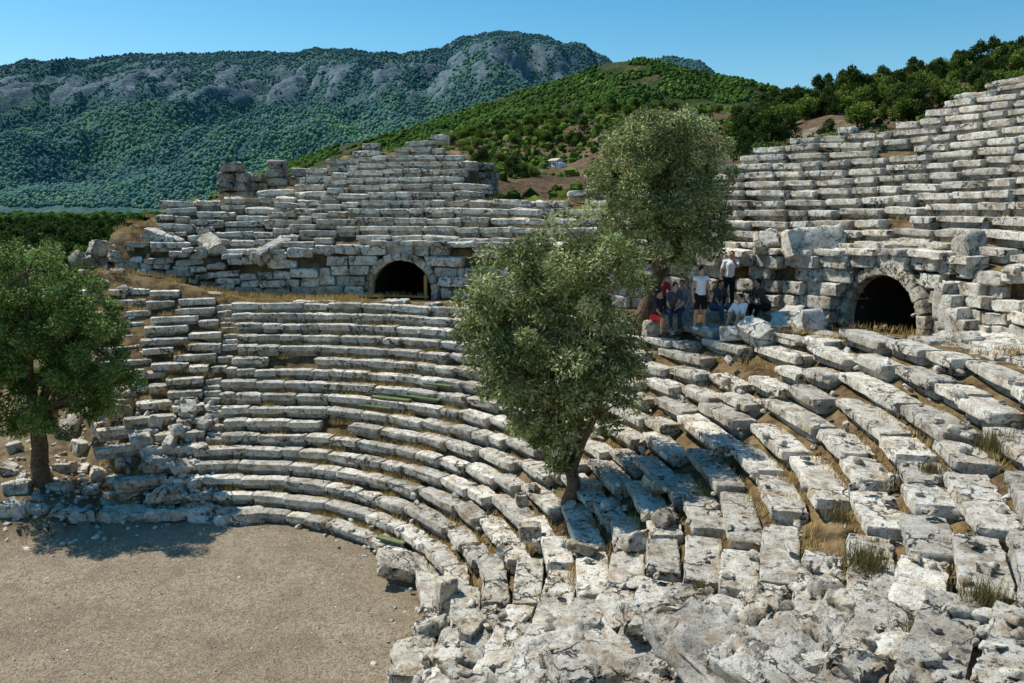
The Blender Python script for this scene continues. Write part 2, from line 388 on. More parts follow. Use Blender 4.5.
# ------------------------------------------------------------------ podium wall with two vaults
podium=empty('podium_wall',(0,0,0)); tag(podium,'coursed stone podium wall between the walkway and upper seats with two arched vaults','wall')
NC=5; bl=[]
for ci in range(NC+1):
    t=2.
    while t<117-ci*1.3:
        ph_=float(podh(t)); ch=ph_/NC; zc=ch*(ci+.5) if ci<NC else ph_+.05
        cuts=[]
        for (va,vr,vs) in VA:
            Ro=vr+RING; dz=zc-vs
            if dz<0: w=Ro
            elif dz<Ro: w=math.sqrt(Ro*Ro-dz*dz)
            else: w=0
            if w>0: w=math.degrees(w/float(rp(va))); cuts.append((va-w,va+w))
        c=float(rp(t)); L=random.uniform(.45,1.3); dt=math.degrees(L/c); skip=False
        for (c0,c1) in cuts:
            if c0<=t<c1: t=c1; skip=True; break
            if t<c0<t+dt: dt=c0-t; break
            if t<c0<t+dt*1.3: dt=c0-t; break
        if skip: continue
        L=math.radians(dt)*c
        if L<.12: t+=max(dt,.05); continue
        tm=t+dt/2; am=math.radians(tm)
        D=.14+(.55 if tm>86 else 0)+(.35 if 28<tm<70 else 0)+(.45 if tm<11 else 0)
        nearv=min(abs(tm-v[0]) for v in VA)<8
        miss=(ci>=3 and random.random()<D*(.4 if ci==3 else .75)) or (ci==NC and random.random()<.15)
        if nearv and ci<NC: miss=False
        if not miss:
            hh=ch/2*.985 if ci<NC else .11; pr=-.10 if ci==NC else 0
            zz=float(zdz(tm))+zc+random.gauss(0,.003+.03*D)+(0 if ci<NC else .02)
            rr=float(rp(tm))+.3+pr+random.gauss(0,.012+.12*D)
            bl.append(blk((CX+rr*math.cos(am),CY+rr*math.sin(am),zz),(L/2*.985,.33,hh),rotm(am-PI/2+random.gauss(0,.006+.08*D),random.gauss(0,.01+.05*D),random.gauss(0,.005+.05*D)),None,.024+.03*D,.024))
        t+=dt
for i in range(6):
    am=math.radians(12.2-i*.8); rr=float(rp(12))-.10; bl.append(blk((CX+rr*math.cos(am),CY+rr*math.sin(am),float(zdz(12))+1.35-.24*i-.45),(.2,.3,.5-.03*i),rotm(am-PI/2+random.gauss(0,.05)),None,.03,.03))
blocks_obj('masonry',bl,M_stone,podium)
for (va,vr,vs) in VA:
    am=math.radians(va); c=float(rp(va)); er=np.array([math.cos(am),math.sin(am),0]); et=np.array([-er[1],er[0],0]); zb=float(zdz(va))+vs
    base=np.array([CX,CY,0])+er*(c+.27); bl=[]; n=12
    for i in range(n):
        ph=PI*(i+.5)/n; rad=np.array([0,0,math.sin(ph)])+et*math.cos(ph); tan=np.array([0,0,math.cos(ph)])-et*math.sin(ph)
        ctr=base+rad*(vr+RING/2)+np.array([0,0,zb])
        R=np.stack([tan,np.cross(rad,tan),rad],1)
        bl.append(blk(ctr,(PI*(vr+RING/2)/n/2*.98,.36,RING/2),R,random.uniform(.4,1),.018,.02,res=(8,6,6)))
    for s_ in (-1,1):
        ctr=base+et*s_*(vr+RING/2)+np.array([0,0,zb-vs/2-.1]); bl.append(blk(ctr,(RING/2,.36,vs/2+.12),rotm(am-PI/2),.6,.02,.03))
    arch=blocks_obj('vault_arch',bl,M_stone_d,podium)
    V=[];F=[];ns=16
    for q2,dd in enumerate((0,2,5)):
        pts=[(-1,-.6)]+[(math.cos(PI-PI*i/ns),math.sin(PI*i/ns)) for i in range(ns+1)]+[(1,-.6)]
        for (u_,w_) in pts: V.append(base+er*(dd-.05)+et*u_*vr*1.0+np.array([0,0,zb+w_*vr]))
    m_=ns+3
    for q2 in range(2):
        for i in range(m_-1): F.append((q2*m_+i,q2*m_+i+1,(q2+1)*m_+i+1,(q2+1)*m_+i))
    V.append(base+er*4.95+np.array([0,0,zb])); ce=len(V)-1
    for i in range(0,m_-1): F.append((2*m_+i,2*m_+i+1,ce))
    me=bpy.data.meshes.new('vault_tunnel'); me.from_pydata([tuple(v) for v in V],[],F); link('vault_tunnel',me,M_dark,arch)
# ------------------------------------------------------------------ ruined piers
def pier(px0,px1,pyb,pyt,D,label,seedv,dark=.5):
    random.seed(seedv); d0=ray(px0,pyb);d1=ray(px1,pyb); s0=D/d0[1]; s1=D/d1[1]
    a=np.array([0,0,EZ])+d0*s0; b_=np.array([0,0,EZ])+d1*s1; dt_=ray((px0+px1)/2,pyt); H=EZ+dt_[2]*D/dt_[1]-a[2]
    W=b_[0]-a[0]; n=max(2,round((H+.4)/.42)); h=(H+.4)/n; bl=[]
    for i in range(n):
        x=a[0]+random.uniform(0,.2)*min(W,1.5)*(i/n)
        ext=b_[0]-min(W,2)*.35*(i/n)*random.random()
        while x<ext-.15:
            L=min(random.uniform(.5,1.2),b_[0]-x+.1)
            if not (W>3 and i==n-1 and random.random()<.35):
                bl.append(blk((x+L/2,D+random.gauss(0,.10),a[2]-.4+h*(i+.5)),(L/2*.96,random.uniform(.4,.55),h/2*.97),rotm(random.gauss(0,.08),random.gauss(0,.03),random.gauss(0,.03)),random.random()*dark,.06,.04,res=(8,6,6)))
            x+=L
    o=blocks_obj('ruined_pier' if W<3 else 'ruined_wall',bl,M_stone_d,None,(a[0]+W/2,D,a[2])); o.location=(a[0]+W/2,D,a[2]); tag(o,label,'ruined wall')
pier(219,320,212,186,40.0,'low broken wall of dark blocks joining the tall piers on the left rim',15)
pier(220,250,212,163,39.2,'tall squared stone pier at the left end of the upper seating',1)
pier(252,268,208,174,39.6,'low dark stub between the two tall piers on the left rim',12)
pier(268,290,206,160,39.8,'broken stone pier second from the left on the upper rim',2)
pier(290,318,204,168,40.0,'stone stub right of the two tall piers on the rim',3)
pier(362,396,172,153,41.0,'low capping block pile at the middle of the left rim',4)
pier(436,468,174,151,40.8,'squared stone block pair on the right shoulder of the left rim',5)
pier(470,496,188,163,40.2,'stone stub stepping down at the right end of the left rim',6)
random.seed(11)
# ------------------------------------------------------------------ fallen blocks
def fallen(px,py,size,label,group=None,m=M_stone,asp=None,sink=.35,tilt=.25,p=None,name='fallen_block',rough=None,yaw=None):
    if p is None: p=hit(px,py)
    a=asp or (random.uniform(.8,1.6),random.uniform(.6,1),random.uniform(.45,.8))
    h=np.array(a)*size/2
    c=(p[0],p[1],p[2]+h[2]*(1-2*sink)+.0)
    o=one_block(name,c,h,rotm(random.uniform(0,PI) if yaw is None else yaw,random.gauss(0,tilt),random.gauss(0,tilt)),m,None,rough or (.025+.055*size),.04*size+.02); tag(o,label,'stone block',group); return o
G1='loose blocks along the left edge of the orchestra floor'
for i in range(11):
    fallen(12+i*24+random.uniform(-4,4),512+random.uniform(-2,5)+i*.7,random.uniform(.5,.85),'pale grey block in the line of stones along the orchestra edge at left',G1,M_stone_w if i%2 else M_stone,asp=(random.uniform(1.,1.5),.7,random.uniform(.45,.65)),sink=.25,tilt=.08,yaw=random.gauss(0,.3))
G2='tumbled blocks in the heap beside the left olive tree'
for (x,y,s) in [(72,432,.9),(104,432,.7),(122,412,.8),(160,466,.7),(148,482,.5),(66,468,.6),(92,492,.5),(130,495,.5),(188,408,.6),(176,432,.6),(115,455,.5),(142,440,.7),(80,450,.6),(18,490,.6),(170,445,.5),(155,425,.6),(100,475,.6),(10,470,.5),(60,490,.5),(85,470,.4),(120,480,.5),(40,500,.4),(110,420,.5),(15,450,.5),(90,415,.5),(70,405,.6),(130,392,.6),(112,380,.5),(138,375,.5),(185,470,.6),(200,450,.5),(175,490,.6),(150,455,.6),(195,485,.5),(130,465,.6),(160,495,.5),(205,425,.5),(110,500,.5)]:
    fallen(x,y,s,'rough grey block in the tumbled heap right of the left olive trunk',G2)
G8='scattered blocks beyond the left end of the seats'
for (x,y,s) in [(108,268,.6),(95,262,.7),(118,275,.6),(100,285,.5),(88,275,.6),(112,258,.7),(124,292,.5),(80,262,.6),(98,252,.8)]:
    fallen(x,y,s,'ruined block lying beyond the left end of the theatre near the field',G8,M_stone_d)
fallen(412,668,.9,'rounded dark boulder at the bottom edge of the orchestra floor',None,M_stone_d,sink=.3)
fallen(430,634,.8,'dark boulder on the right rim of the orchestra below an upright stone',None,M_stone_d,sink=.3)
fallen(446,608,.75,'upright dark stone at the right rim of the orchestra floor',None,M_stone_d,asp=(.6,.6,1.2),sink=.2)
fallen(402,568,.8,'dark brown block at the foot of the seats where the orchestra edge turns',None,M_stone_d)
G3='pale stones heaped beside the seated group'
for (x,y,s) in [(782,332,.9),(800,333,1.1),(790,323,.9),(812,327,.7),(734,339,.7),(756,339,.8)]:
    fallen(x,y,s,'pale whitish stone in the heap right of the group of people',G3,M_stone_w,sink=.2,asp=(1.2,.8,.6))
def upb(th,dr_,size,label,asp=None,m=M_stone_d):
    a=math.radians(th); r=float(rp(th))+dr_; x,y=CX+r*math.cos(a),CY+r*math.sin(a); return fallen(0,0,size,label,None,m,asp,.12,.35,np.array([x,y,float(soil(x,y))+.15]))
upb(26.5,.5,1.25,'large tilted block left of the right vault on the podium top',(1.4,.7,.75),M_stone)
upb(31,.5,.9,'smaller tilted block left end of the podium top above the walkway',None,M_stone)
upb(18,.6,.8,'dark broken block lying over the crown of the right vault',(1.5,.7,.5))
upb(12.6,.6,.75,'leaning block on the podium right of the right vault',(.9,.7,.9),M_stone)
upb(95,.5,1.2,'long slanting slab on the podium left of the left vault',(1.9,.5,.5),M_stone)
upb(104,.8,.9,'squat block at the top of the left staircase',None,M_stone)
upb(110,.6,1.0,'slanted slab near the far left end of the podium wall',(1.6,.5,.5),M_stone)
fallen(970,308,.8,'dark round boulder at the foot of the podium near the right edge',None,M_stone_d,sink=.2,name='boulder')
G4='loose blocks lying on the broken foreground seats'
cnt=0
while cnt<26:
    x=random.uniform(430,900); y=random.uniform(520,683)
    if y<620-(x-430)*.06: continue
    s=random.uniform(.3,.6); fallen(x,y,s,'weathered grey block lying loose among the broken foreground seats',G4,random.choice([M_stone,M_stone,M_stone_d]),sink=.4,tilt=.15,rough=.05+.06*s); cnt+=1
G7='eroded bedrock lumps at the bottom of the photo'
for (x,y,s) in [(560,668,1.1),(640,665,1.3),(730,672,1.3),(600,625,1.0),(690,628,1.1),(810,662,1.2)]:
    fallen(x,y,s,'eroded bedrock lump pitted with lichen in the near foreground',G7,M_stone,asp=(random.uniform(1.5,2.0),random.uniform(.8,1),random.uniform(.24,.32)),sink=.38,tilt=.10,name='bedrock_lump',rough=.08)
G5='loose blocks around the foot of the central olive tree'
for i in range(12):
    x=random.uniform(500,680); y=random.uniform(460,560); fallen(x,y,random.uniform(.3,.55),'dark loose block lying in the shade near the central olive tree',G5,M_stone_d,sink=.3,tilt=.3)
bl=[]
for i in range(1800):
    u=random.random()
    if u<.12: x,y=random.uniform(380,1024),random.uniform(480,683)
    elif u<.50: x,y=random.uniform(0,220),random.uniform(400,520)
    elif u<.64: x,y=random.uniform(0,145),random.uniform(245,430)
    elif u<.70: x,y=random.uniform(560,1024),random.uniform(315,480)
    else: x,y=random.uniform(0,430),random.uniform(520,683)
    p=hit(x,y); dd=math.hypot(p[0]-CX,p[1]-CY); s=random.uniform(.03,.10)
    if dd<6.0: s=random.uniform(.008,.03) if dd<5.5 else random.uniform(.02,.06)
    bl.append(blk((p[0],p[1],p[2]+s*.2),(s*random.uniform(.8,1.5),s*random.uniform(.7,1.1),s*random.uniform(.5,.9)),rotm(random.uniform(0,3),random.gauss(0,.4),random.gauss(0,.4)),None,s*.35,s*.3,res=(4,3,3)))
tag(blocks_obj('rubble',bl,M_stone),'small broken stones strewn over the seats and the orchestra rim','rubble',kind='stuff')
# ------------------------------------------------------------------ dry grass + weeds
def blades(centres,n,hmin,hmax,spread,w):
    C=np.repeat(np.array(centres),n,axis=0); N=len(C); r_=rng
    base=C+np.stack([r_.normal(0,spread,N),r_.normal(0,spread,N),np.zeros(N)-.02],-1)
    h=r_.uniform(hmin,hmax,N); az=r_.uniform(0,2*PI,N); lean=r_.uniform(.1,.8,N)*h
    tip=base+np.stack([np.cos(az)*lean,np.sin(az)*lean,h],-1); s_=np.stack([-np.sin(az),np.cos(az),np.zeros(N)],-1)*w
    V=np.stack([base-s_,base+s_,tip],1).reshape(-1,3); F=np.arange(3*N).reshape(-1,3); T=np.repeat(r_.random(N),3); return V,F,T
cs=[]
while len(cs)<5600:
    t=random.uniform(-55,122); u=random.random()
    if t<40 and random.random()<.5: continue
    if u<.66:
        k=random.randrange(NL); a=float(rin(t));dr=(float(rd(t))-a)/NL; r=a+(k+1)*dr-random.uniform(-.08,.10)*dr
    elif u<.78: r=float(rd(t))+random.random()*(float(rp(t))-float(rd(t)))
    else:
        if t<2: continue
        j=random.random()*float(maxrows(t)); r=float(rp(t))+.45+(math.floor(j)+.98)*RW
    if fb2(np.array([t*.3]),np.array([r*1.]),.6,2)[0]<-.05: continue
    x,y=CX+r*math.cos(math.radians(t)),CY+r*math.sin(math.radians(t)); cs.append((x,y,float(soil(x,y))+.12))
V,F,T=blades(cs,13,.06,.22,.10,.009)
tag(link('dry_grass',mkmesh('dry_grass',V,F,T,False),M_dry),'golden dry grass tufts growing between the seat rows','grass',kind='stuff')
G6='dry weeds growing on the foreground seats'
for (x,y,s) in [(865,565,.55),(1000,450,.6),(840,520,.35),(760,600,.3),(985,600,.4),(700,590,.3),(905,640,.35),(640,640,.3),(930,470,.3)]:
    p=hit(x,y); V,F,T=blades([(0,0,0)],int(300*s/.3),s*.2,s*.8,s*.25,.005)
    o=link('dry_weed',mkmesh('dry_weed',V,F,T,False),M_twig,None,tuple(p)); tag(o,'brown green dry weed sprouting between foreground blocks','plant',G6)
# ------------------------------------------------------------------ trees
def tube(path,rad,n=9,jit=.08):
    path=[Vector(p) for p in path]; V=[];F=[]
    for i,p in enumerate(path):
        d=(path[min(i+1,len(path)-1)]-path[max(i-1,0)]).normalized(); a=d.orthogonal().normalized(); b_=d.cross(a)
        if i==0: ref=a
        else:
            a=(ref-d*ref.dot(d)).normalized(); b_=d.cross(a); ref=a
        for k in range(n):
            ph=2*PI*k/n; rr=rad[i]*(1+jit*math.sin(3*ph+i)+jit*random.uniform(-1,1)); V.append(p+(a*math.cos(ph)+b_*math.sin(ph))*rr)
    for i in range(len(path)-1):
        for k in range(n): F.append((i*n+k,i*n+(k+1)%n,(i+1)*n+(k+1)%n,(i+1)*n+k))
    return V,F
def leaves(centres,radii,n,L,W,droop=.2,flat=.85):
    C=np.repeat(centres,n,axis=0); R=np.repeat(radii,n); N=len(C)
    d=rng.normal(size=(N,3)); d/=np.linalg.norm(d,axis=1)[:,None]; rr=R*rng.uniform(.25,1,N)**.55
    pos=C+d*rr[:,None]*np.array([1,1,flat])
    ax=d*.6+rng.normal(size=(N,3))*.6+np.array([0,0,-droop]); ax/=np.linalg.norm(ax,axis=1)[:,None]
    s_=np.cross(ax,rng.normal(size=(N,3))); s_/=np.linalg.norm(s_,axis=1)[:,None]
    l=L*rng.uniform(.6,1.25,N)[:,None]; w=W*rng.uniform(.7,1.2,N)[:,None]
    V=np.stack([pos,pos+ax*l*.5+s_*w,pos+ax*l,pos+ax*l*.5-s_*w],1).reshape(-1,3)
    ct=np.repeat(rng.uniform(-.22,.22,len(centres)),n)
    T=np.repeat(np.clip(.5+ct+rng.normal(0,.2,N),0,1),4)
    return V,np.arange(4*N).reshape(-1,4),T
def big_tree(name,base,path,rad,ell,ncl,nl,m,label,L=.13,W=.022,seedv=1,rr_=(.2,.48)):
    random.seed(seedv); root=empty(name,tuple(base)); tag(root,label,'tree')
    cen=[];rr=[]
    vols=np.array([e[3]*e[4]*e[4] for e in ell]); vols=vols/vols.sum()
    for i in range(ncl):
        e=ell[np.searchsorted(np.cumsum(vols),random.random()*.9999)]
        d=Vector([random.gauss(0,1) for _ in range(3)]).normalized()*(random.random()**.4)
        cen.append((e[0]+d.x*e[3],e[1]+d.y*e[5],e[2]+d.z*e[4])); rr.append(random.uniform(*rr_))
    V,F,T=leaves(np.array(cen),np.array(rr),nl,L,W)
    link('crown',mkmesh('crown',V,F,T,False),m,root)
    Vt,Ft=tube(path,rad,12,.13); top=Vector(path[-1]); allV=list(Vt);allF=list(Ft)
    def add(pth,rd_,n=6):
        v,f=tube(pth,rd_,n,.08); o=len(allV); allV.extend(v); allF.extend([tuple(i+o for i in q2) for q2 in f])
    add([path[0],Vector(path[0])+Vector((.05,.05,-.3))],[rad[0]*1.35,rad[0]*1.6],10)
    limbs=[]
    for i in range(7):
        e=ell[i%len(ell)]; tgt=Vector((e[0]+random.uniform(-.5,.5)*e[3],e[1]+random.uniform(-.6,.6)*e[5],e[2]+random.uniform(-.1,.5)*e[4]))
        mid=top.lerp(tgt,.5)+Vector((random.uniform(-.2,.2),random.uniform(-.2,.2),.1)); q1=top.lerp(mid,.5)+Vector((random.uniform(-.1,.1),)*2+(0,))
        add([top-Vector((0,0,.15)),q1,mid,tgt],[rad[-1]*.75,rad[-1]*.55,rad[-1]*.38,.03],7); limbs+= [mid,tgt,q1]
    for c in cen[::2]:
        c=Vector(c); l=min(limbs,key=lambda v:(v-c).length); m2=l.lerp(c,.5)+Vector((0,0,.08)); add([l,m2,c],[.035,.022,.008],4)
    me=bpy.data.meshes.new('trunk'); me.from_pydata([tuple(v) for v in allV],[],allF)
    for p_ in me.polygons: p_.use_smooth=True
    link('trunk',me,M_bark,root); return root
b1=hit(570,492); b1[2]=float(soil(b1[0],b1[1]))
big_tree('olive_tree',b1,[(0,0,-.1),(.02,0,.3),(.1,0,.65),(.02,.05,1.05)],[.28,.2,.17,.15],
  [(-.9,0,5.2,1.75,1.5,1.6),(.4,0,5.8,1.3,1.3,1.3),(.70,.1,3.6,1.0,1.6,1.2),(-1.1,0,3.5,1.3,1.5,1.3),(-.3,0,2.1,1.15,1.2,1.1),(-.3,0,4.0,1.9,1.8,1.6),(-1.9,0,4.9,.8,1.1,.8),(1.0,0,6.0,.8,.8,.9),(-.35,0,1.35,.75,.6,.7)],250,270,M_olive,'grey green olive tree growing out of the seat rows in the centre',seedv=3)
b2=hit(42,482); b2[2]=float(soil(b2[0],b2[1]))
big_tree('olive_tree',b2,[(0,0,-.1),(-.03,0,.5),(.02,0,1.1),(0,.05,1.8)],[.33,.24,.22,.2],
  [(.7,0,6.1,1.7,1.4,1.6),(-.8,0,5.8,1.6,1.6,1.5),(1.9,0,3.9,1.4,1.6,1.5),(-.7,0,3.1,1.8,1.5,1.5),(.7,0,2.6,2.0,1.1,1.5),(.2,0,4.5,2.3,1.9,1.7),(2.1,0,5.1,1.0,1.0,.9),(2.0,0,3.0,1.2,.9,1.2)],310,250,M_olive2,'dense green olive tree at the left edge over the tumbled blocks',seedv=4,rr_=(.18,.42))
b3=hit(638,324); b3[2]=float(soil(b3[0],b3[1]))
big_tree('olive_tree',b3,[(0,0,-.1),(.12,0,.5),(.35,0,1.2),(.6,0,1.9)],[.32,.24,.21,.18],
  [(.65,0,4.2,2.0,1.9,1.8),(1.7,0,5.2,1.05,1.2,1.2),(.1,0,5.7,1.3,1.2,1.3),(1.1,0,5.9,1.2,1.0,1.2),(.9,0,2.9,1.6,.9,1.3),(1.7,0,3.5,1.1,1.2,1.2),(-.8,0,4.5,1.1,1.2,1.1)],230,280,M_olive,'tall leaning olive tree on the walkway shading the seated people',seedv=5)
# ------------------------------------------------------------------ hills
class Hill:
    def __init__(s,sil,D0,D1,zb,e,amp,nsc,seedv,axr=None):
        pts=[]
        for (x,y) in sil:
            d=ray(x,y); pts.append((d[0]/d[1],d[2]/d[1]))
        s.ax=[p[0] for p in pts]; s.tz=[p[1] for p in pts]; s.D0,s.D1,s.zb,s.e,s.amp,s.nsc,s.sd=D0,D1,zb,e,amp,nsc,seedv
        s.rng=axr or (s.ax[0],s.ax[-1])
    def z(s,ax,D):
        ax=np.asarray(ax,float);D=np.asarray(D,float); s_=(D-s.D0)/(s.D1-s.D0); zr=EZ+np.interp(ax,s.ax,s.tz)*s.D1
        sc=np.clip(s_,0,1); z=s.zb+(zr-s.zb)*sc**s.e; z=z-np.clip(s_-1,0,None)*(s.D1-s.D0)*.35
        n=fb2(ax*D,D*.6,s.nsc,5,s.sd); rdg=1-np.abs(fb2(ax*D,D*.45,s.nsc*.8,4,s.sd+4))*2.2
        return z+s.amp*(n*.7+(rdg-.6)*.6)*np.clip(sc*4,0,1)*(1-.8*sst(.8,1.,sc)*(s_<1.3))
    def rock(s,A,D,Z):
        el=(Z-EZ)/D; f=el/np.maximum(.02,np.interp(A,s.ax,s.tz)); nn=fb2(A*D,D,.004,4,77); nb=fb2(A*D*2.2,Z*1.4,.012,4,78)
        band=sst(.64,.76,f+.10*nn)*(1-sst(.88,.97,f+.10*nn)); return sst(-.10,.10,nb)*band,nb
    def build(s,name,m,na,nd,rock=None):
        ax=np.linspace(*s.rng,na); sd=np.concatenate([np.linspace(0,1,nd),[1.03,1.08,1.2,1.5]]); A,S=np.meshgrid(ax,sd,indexing='ij'); D=s.D0+S*(s.D1-s.D0)
        Z=s.z(A,D); ex=None
        if rock:
            rk,nb=s.rock(A,D,Z); Z=Z+rk*30*np.abs(nb); ex=('rock',rk.ravel())
        V=np.stack([A*D,D,Z],-1).reshape(-1,3); n2=len(sd); i,j=np.meshgrid(np.arange(na-1),np.arange(n2-1),indexing='ij'); a=i*n2+j
        o=link(name,mkmesh(name,V,np.stack([a,a+n2,a+n2+1,a+1],-1).reshape(-1,4),None,True,ex),m); tag(o,kind='structure'); return o
    def at(s,px,py):
        d=ray(px,py); ax=d[0]/d[1]; tz=d[2]/d[1]
        Ds=np.linspace(s.D0,s.D1,600); zz=s.z(np.full(600,ax),Ds); el=(zz-EZ)/Ds; k=int(np.argmax(el>=tz)) if (el>=tz).any() else 599
        return np.array([ax*Ds[k],Ds[k],zz[k]])
def hill_mat(name,cols,rock,sc,bumpd,rockth=.62,attr=False,haze_tint=None,spot=.8,f1=10,f2=26,stretch=1.):
    m,nt,b=mat(name); q=NB(nt)
    mp=nt.nodes.new('ShaderNodeVectorMath'); mp.operation='MULTIPLY'; mp.inputs[1].default_value=(1,stretch,1); q.L(q.pos,mp.inputs[0]); st=mp.outputs[0]
    f=q.noise(sc,6,.65); c=q.ramp(f,[(.36,cols[0]),(.5,cols[1]),(.62,cols[2])])
    if haze_tint: c=q.mix(q.ramp(q.noise(sc*.35,3,.5,off=60),[(.42,0.),(.60,.7)]),c,haze_tint)  # blends distance haze into the base colour in patches
    v2=q.noise(sc*f1,4,.75,vec=st,off=6); v3=q.noise(sc*f2,3,.7,vec=st,off=16)
    dk=tuple(x*.3 for x in cols[0])
    c=q.mix(q.ramp(v2,[(.42,spot),(.54,0.)]),c,dk)
    c=q.mix(q.ramp(v3,[(.44,spot),(.54,0.)]),c,dk)
    if attr: rk=q.math('MULTIPLY',q.attr('rock'),q.ramp(q.noise(sc*6,5,.75,off=33),[(.40,0.),(.50,1.)]))
    else: rk=q.ramp(q.noise(sc*.8,5,.7,off=40),[(rockth-.03,0.),(rockth+.06,1.)])
    c=q.mix(rk,c,q.mix(q.ramp(q.noise(sc*10,5,.7),[(.40,0.),(.54,1.)]),rock,tuple(x*.5 for x in rock)))
    q.L(c,b.inputs['Base Color']); h=q.math('ADD',q.noise(sc*4,6,.75,off=11),q.math('MULTIPLY',v2,.4)); q.bump(b,h,1.,bumpd); return m
M_far=hill_mat('haze_tinted_mountain',[(.05,.115,.115),(.075,.165,.145),(.12,.22,.13)],(.18,.24,.30),.007,9,attr=True,haze_tint=(.07,.15,.19),f1=6,f2=14,stretch=.5,spot=.4)  # bluish base, patches and rock carry painted aerial haze
M_mid=hill_mat('wooded_hill',[(.03,.065,.015),(.07,.10,.025),(.15,.13,.06)],(.21,.135,.085),.02,3,.60)
M_near=hill_mat('brown_rocky_slope',[(.10,.068,.038),(.18,.115,.066),(.26,.175,.105)],(.33,.27,.20),.06,.6,.6,f1=12,f2=30,spot=.6)
H1=Hill([(-260,80),(-100,75),(0,69),(60,69),(120,59),(180,51),(250,55),(330,50),(400,54),(440,49),(462,39),(490,32),(520,32),(550,39),(575,51),(598,65),(640,61),(670,55),(700,61),(722,77),(800,96),(1200,111)],1900,4300,-40,1.0,260,.0020,3)
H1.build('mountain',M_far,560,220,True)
H2=Hill([(150,235),(200,205),(250,178),(330,150),(400,132),(460,112),(500,98),(540,86),(580,73),(610,63),(640,59),(670,66),(700,73),(740,79),(780,90),(840,100),(1200,110)],420,1300,-30,1.05,34,.006,9)
H2.build('wooded_hill',M_mid,240,90)
H3=Hill([(130,240),(200,214),(260,196),(300,182),(380,160),(440,144),(500,128),(560,118),(600,110),(640,108),(700,114),(740,114),(800,106),(900,105),(1200,105)],70,380,0,1.1,7,.022,14)
H3.build('brown_hillside',M_near,220,90)
H4=Hill([(690,190),(720,150),(745,128),(780,110),(830,96),(880,88),(930,78),(980,66),(1024,56),(1150,25),(1400,0)],44,150,7.5,1.1,2.2,.05,21)
H4.build('near_hillside',M_near,140,70)
# ------------------------------------------------------------------ hillside trees
def small_tree_meshes(kind,sd):
    global rng
    rng=np.random.default_rng(sd); random.seed(sd); cen=[];rr=[]
    if kind=='round':
        for i in range(26):
            d=Vector([random.gauss(0,1) for _ in range(3)]).normalized()*(random.random()**.5); cen.append((d.x*1.7,d.y*1.7,2.3+d.z*1.3)); rr.append(random.uniform(.5,.9))
        V,F,T=leaves(np.array(cen),np.array(rr),85,.36,.12)
    else:
        for i in range(34):
            h=random.random(); w=1.9*(1-h)**.6+.2; a=random.random()*2*PI; r=w*random.random()**.4; cen.append((r*math.cos(a),r*math.sin(a),1.0+h*4.0)); rr.append(random.uniform(.4,.75)*(1.1-.4*h))
        V,F,T=leaves(np.array(cen),np.array(rr),65,.36,.10,-.1)
    T=np.clip(T+ (V[:,2]-V[:,2].mean())*.08,0,1)
    cm=mkmesh('crown',V,F,T,False); v,f=tube([(0,0,-.6),(.05,0,.7),(0,.1,2.6)],[.22,.16,.07],6); tm=bpy.data.meshes.new('trunk'); tm.from_pydata([tuple(x) for x in v],[],f)
    return cm,tm
TV=[small_tree_meshes('round',31),small_tree_meshes('round',32),small_tree_meshes('round',33)]; PV=[small_tree_meshes('pine',41),small_tree_meshes('pine',42)]
for c,t in TV: c.materials.append(M_hleaf); t.materials.append(M_bark)
for c,t in PV: c.materials.append(M_pleaf); t.materials.append(M_bark)
def put(name,var,p,sc,label,group):
    r=empty(name,tuple(p),random.uniform(0,6)); s_=sc; r.scale=(s_*random.uniform(.9,1.2),s_*random.uniform(.9,1.2),s_*random.uniform(.85,1.1)); tag(r,label,'tree',group)
    link('crown',var[0],None,r); link('trunk',var[1],None,r)
hp=H3.at(553,167); hax=hp[0]/hp[1]
random.seed(77); n=0; tries=0
while n<250 and tries<12000:
    tries+=1
    ax=random.uniform(-.40,.42); s_=random.random()**.6; D=H3.D0+s_*(H3.D1-H3.D0)*1.0
    den=float(fb2(np.array([ax*D]),np.array([D*.8]),.02,3,5)[0])
    if den<-.04-.15*(s_>.8)-.40*(ax<-.02): continue
    if abs(ax-hax)<.024 and D<hp[1]+4: continue
    zz=float(H3.z(ax,D)); s2=random.uniform(.5,1.3)
    if not above_rim((ax*D,D,zz),3.8*s2): continue
    put('hillside_tree',random.choice(TV+PV[:1]),(ax*D,D,zz-.2),s2,'small round green tree scattered on the brown hillside beyond the theatre','trees on the brown hillside'); n+=1
n=0; tries=0
while n<220 and tries<9000:
    tries+=1
    ax=random.uniform(.27,.70); s_=random.random()**.5; D=H4.D0+s_*(H4.D1-H4.D0)*1.02
    if s_<.75 and fb2(np.array([ax*D]),np.array([D]),.06,3,8)[0]<.0: continue
    zz=float(H4.z(ax,D)); s2=random.uniform(.5,1.0)
    if not above_rim((ax*D,D,zz),4*s2): continue
    put('pine_tree',random.choice(PV+TV[:2]),(ax*D,D,zz-.2),s2,'dark green tree on the near ridge above the right seats','trees on the near right ridge'); n+=1
n=0
for i in range(900):
    ax=random.uniform(-.70,-.25); D=random.uniform(75,520); x,y=ax*D,D; zz=float(soil(x,y)); s2=random.uniform(.7,1.0)+D/260
    a_=topix((x,y,zz+4*s2))
    if a_[1]<202 or n>=200: continue
    if not above_rim((x,y,zz),4*s2): continue
    put('field_tree',random.choice(PV+PV+TV[:1]),(x,y,zz),s2,'dark green tree in the belt on the plain left of the theatre','trees on the plain at left'); n+=1
_bm=bmesh.new(); bmesh.ops.create_icosphere(_bm,subdivisions=1,radius=1); _bm.verts.ensure_lookup_table(); BV=np.array([v.co[:] for v in _bm.verts]); BF=np.array([[v.index for v in f.verts] for f in _bm.faces]); _bm.free()
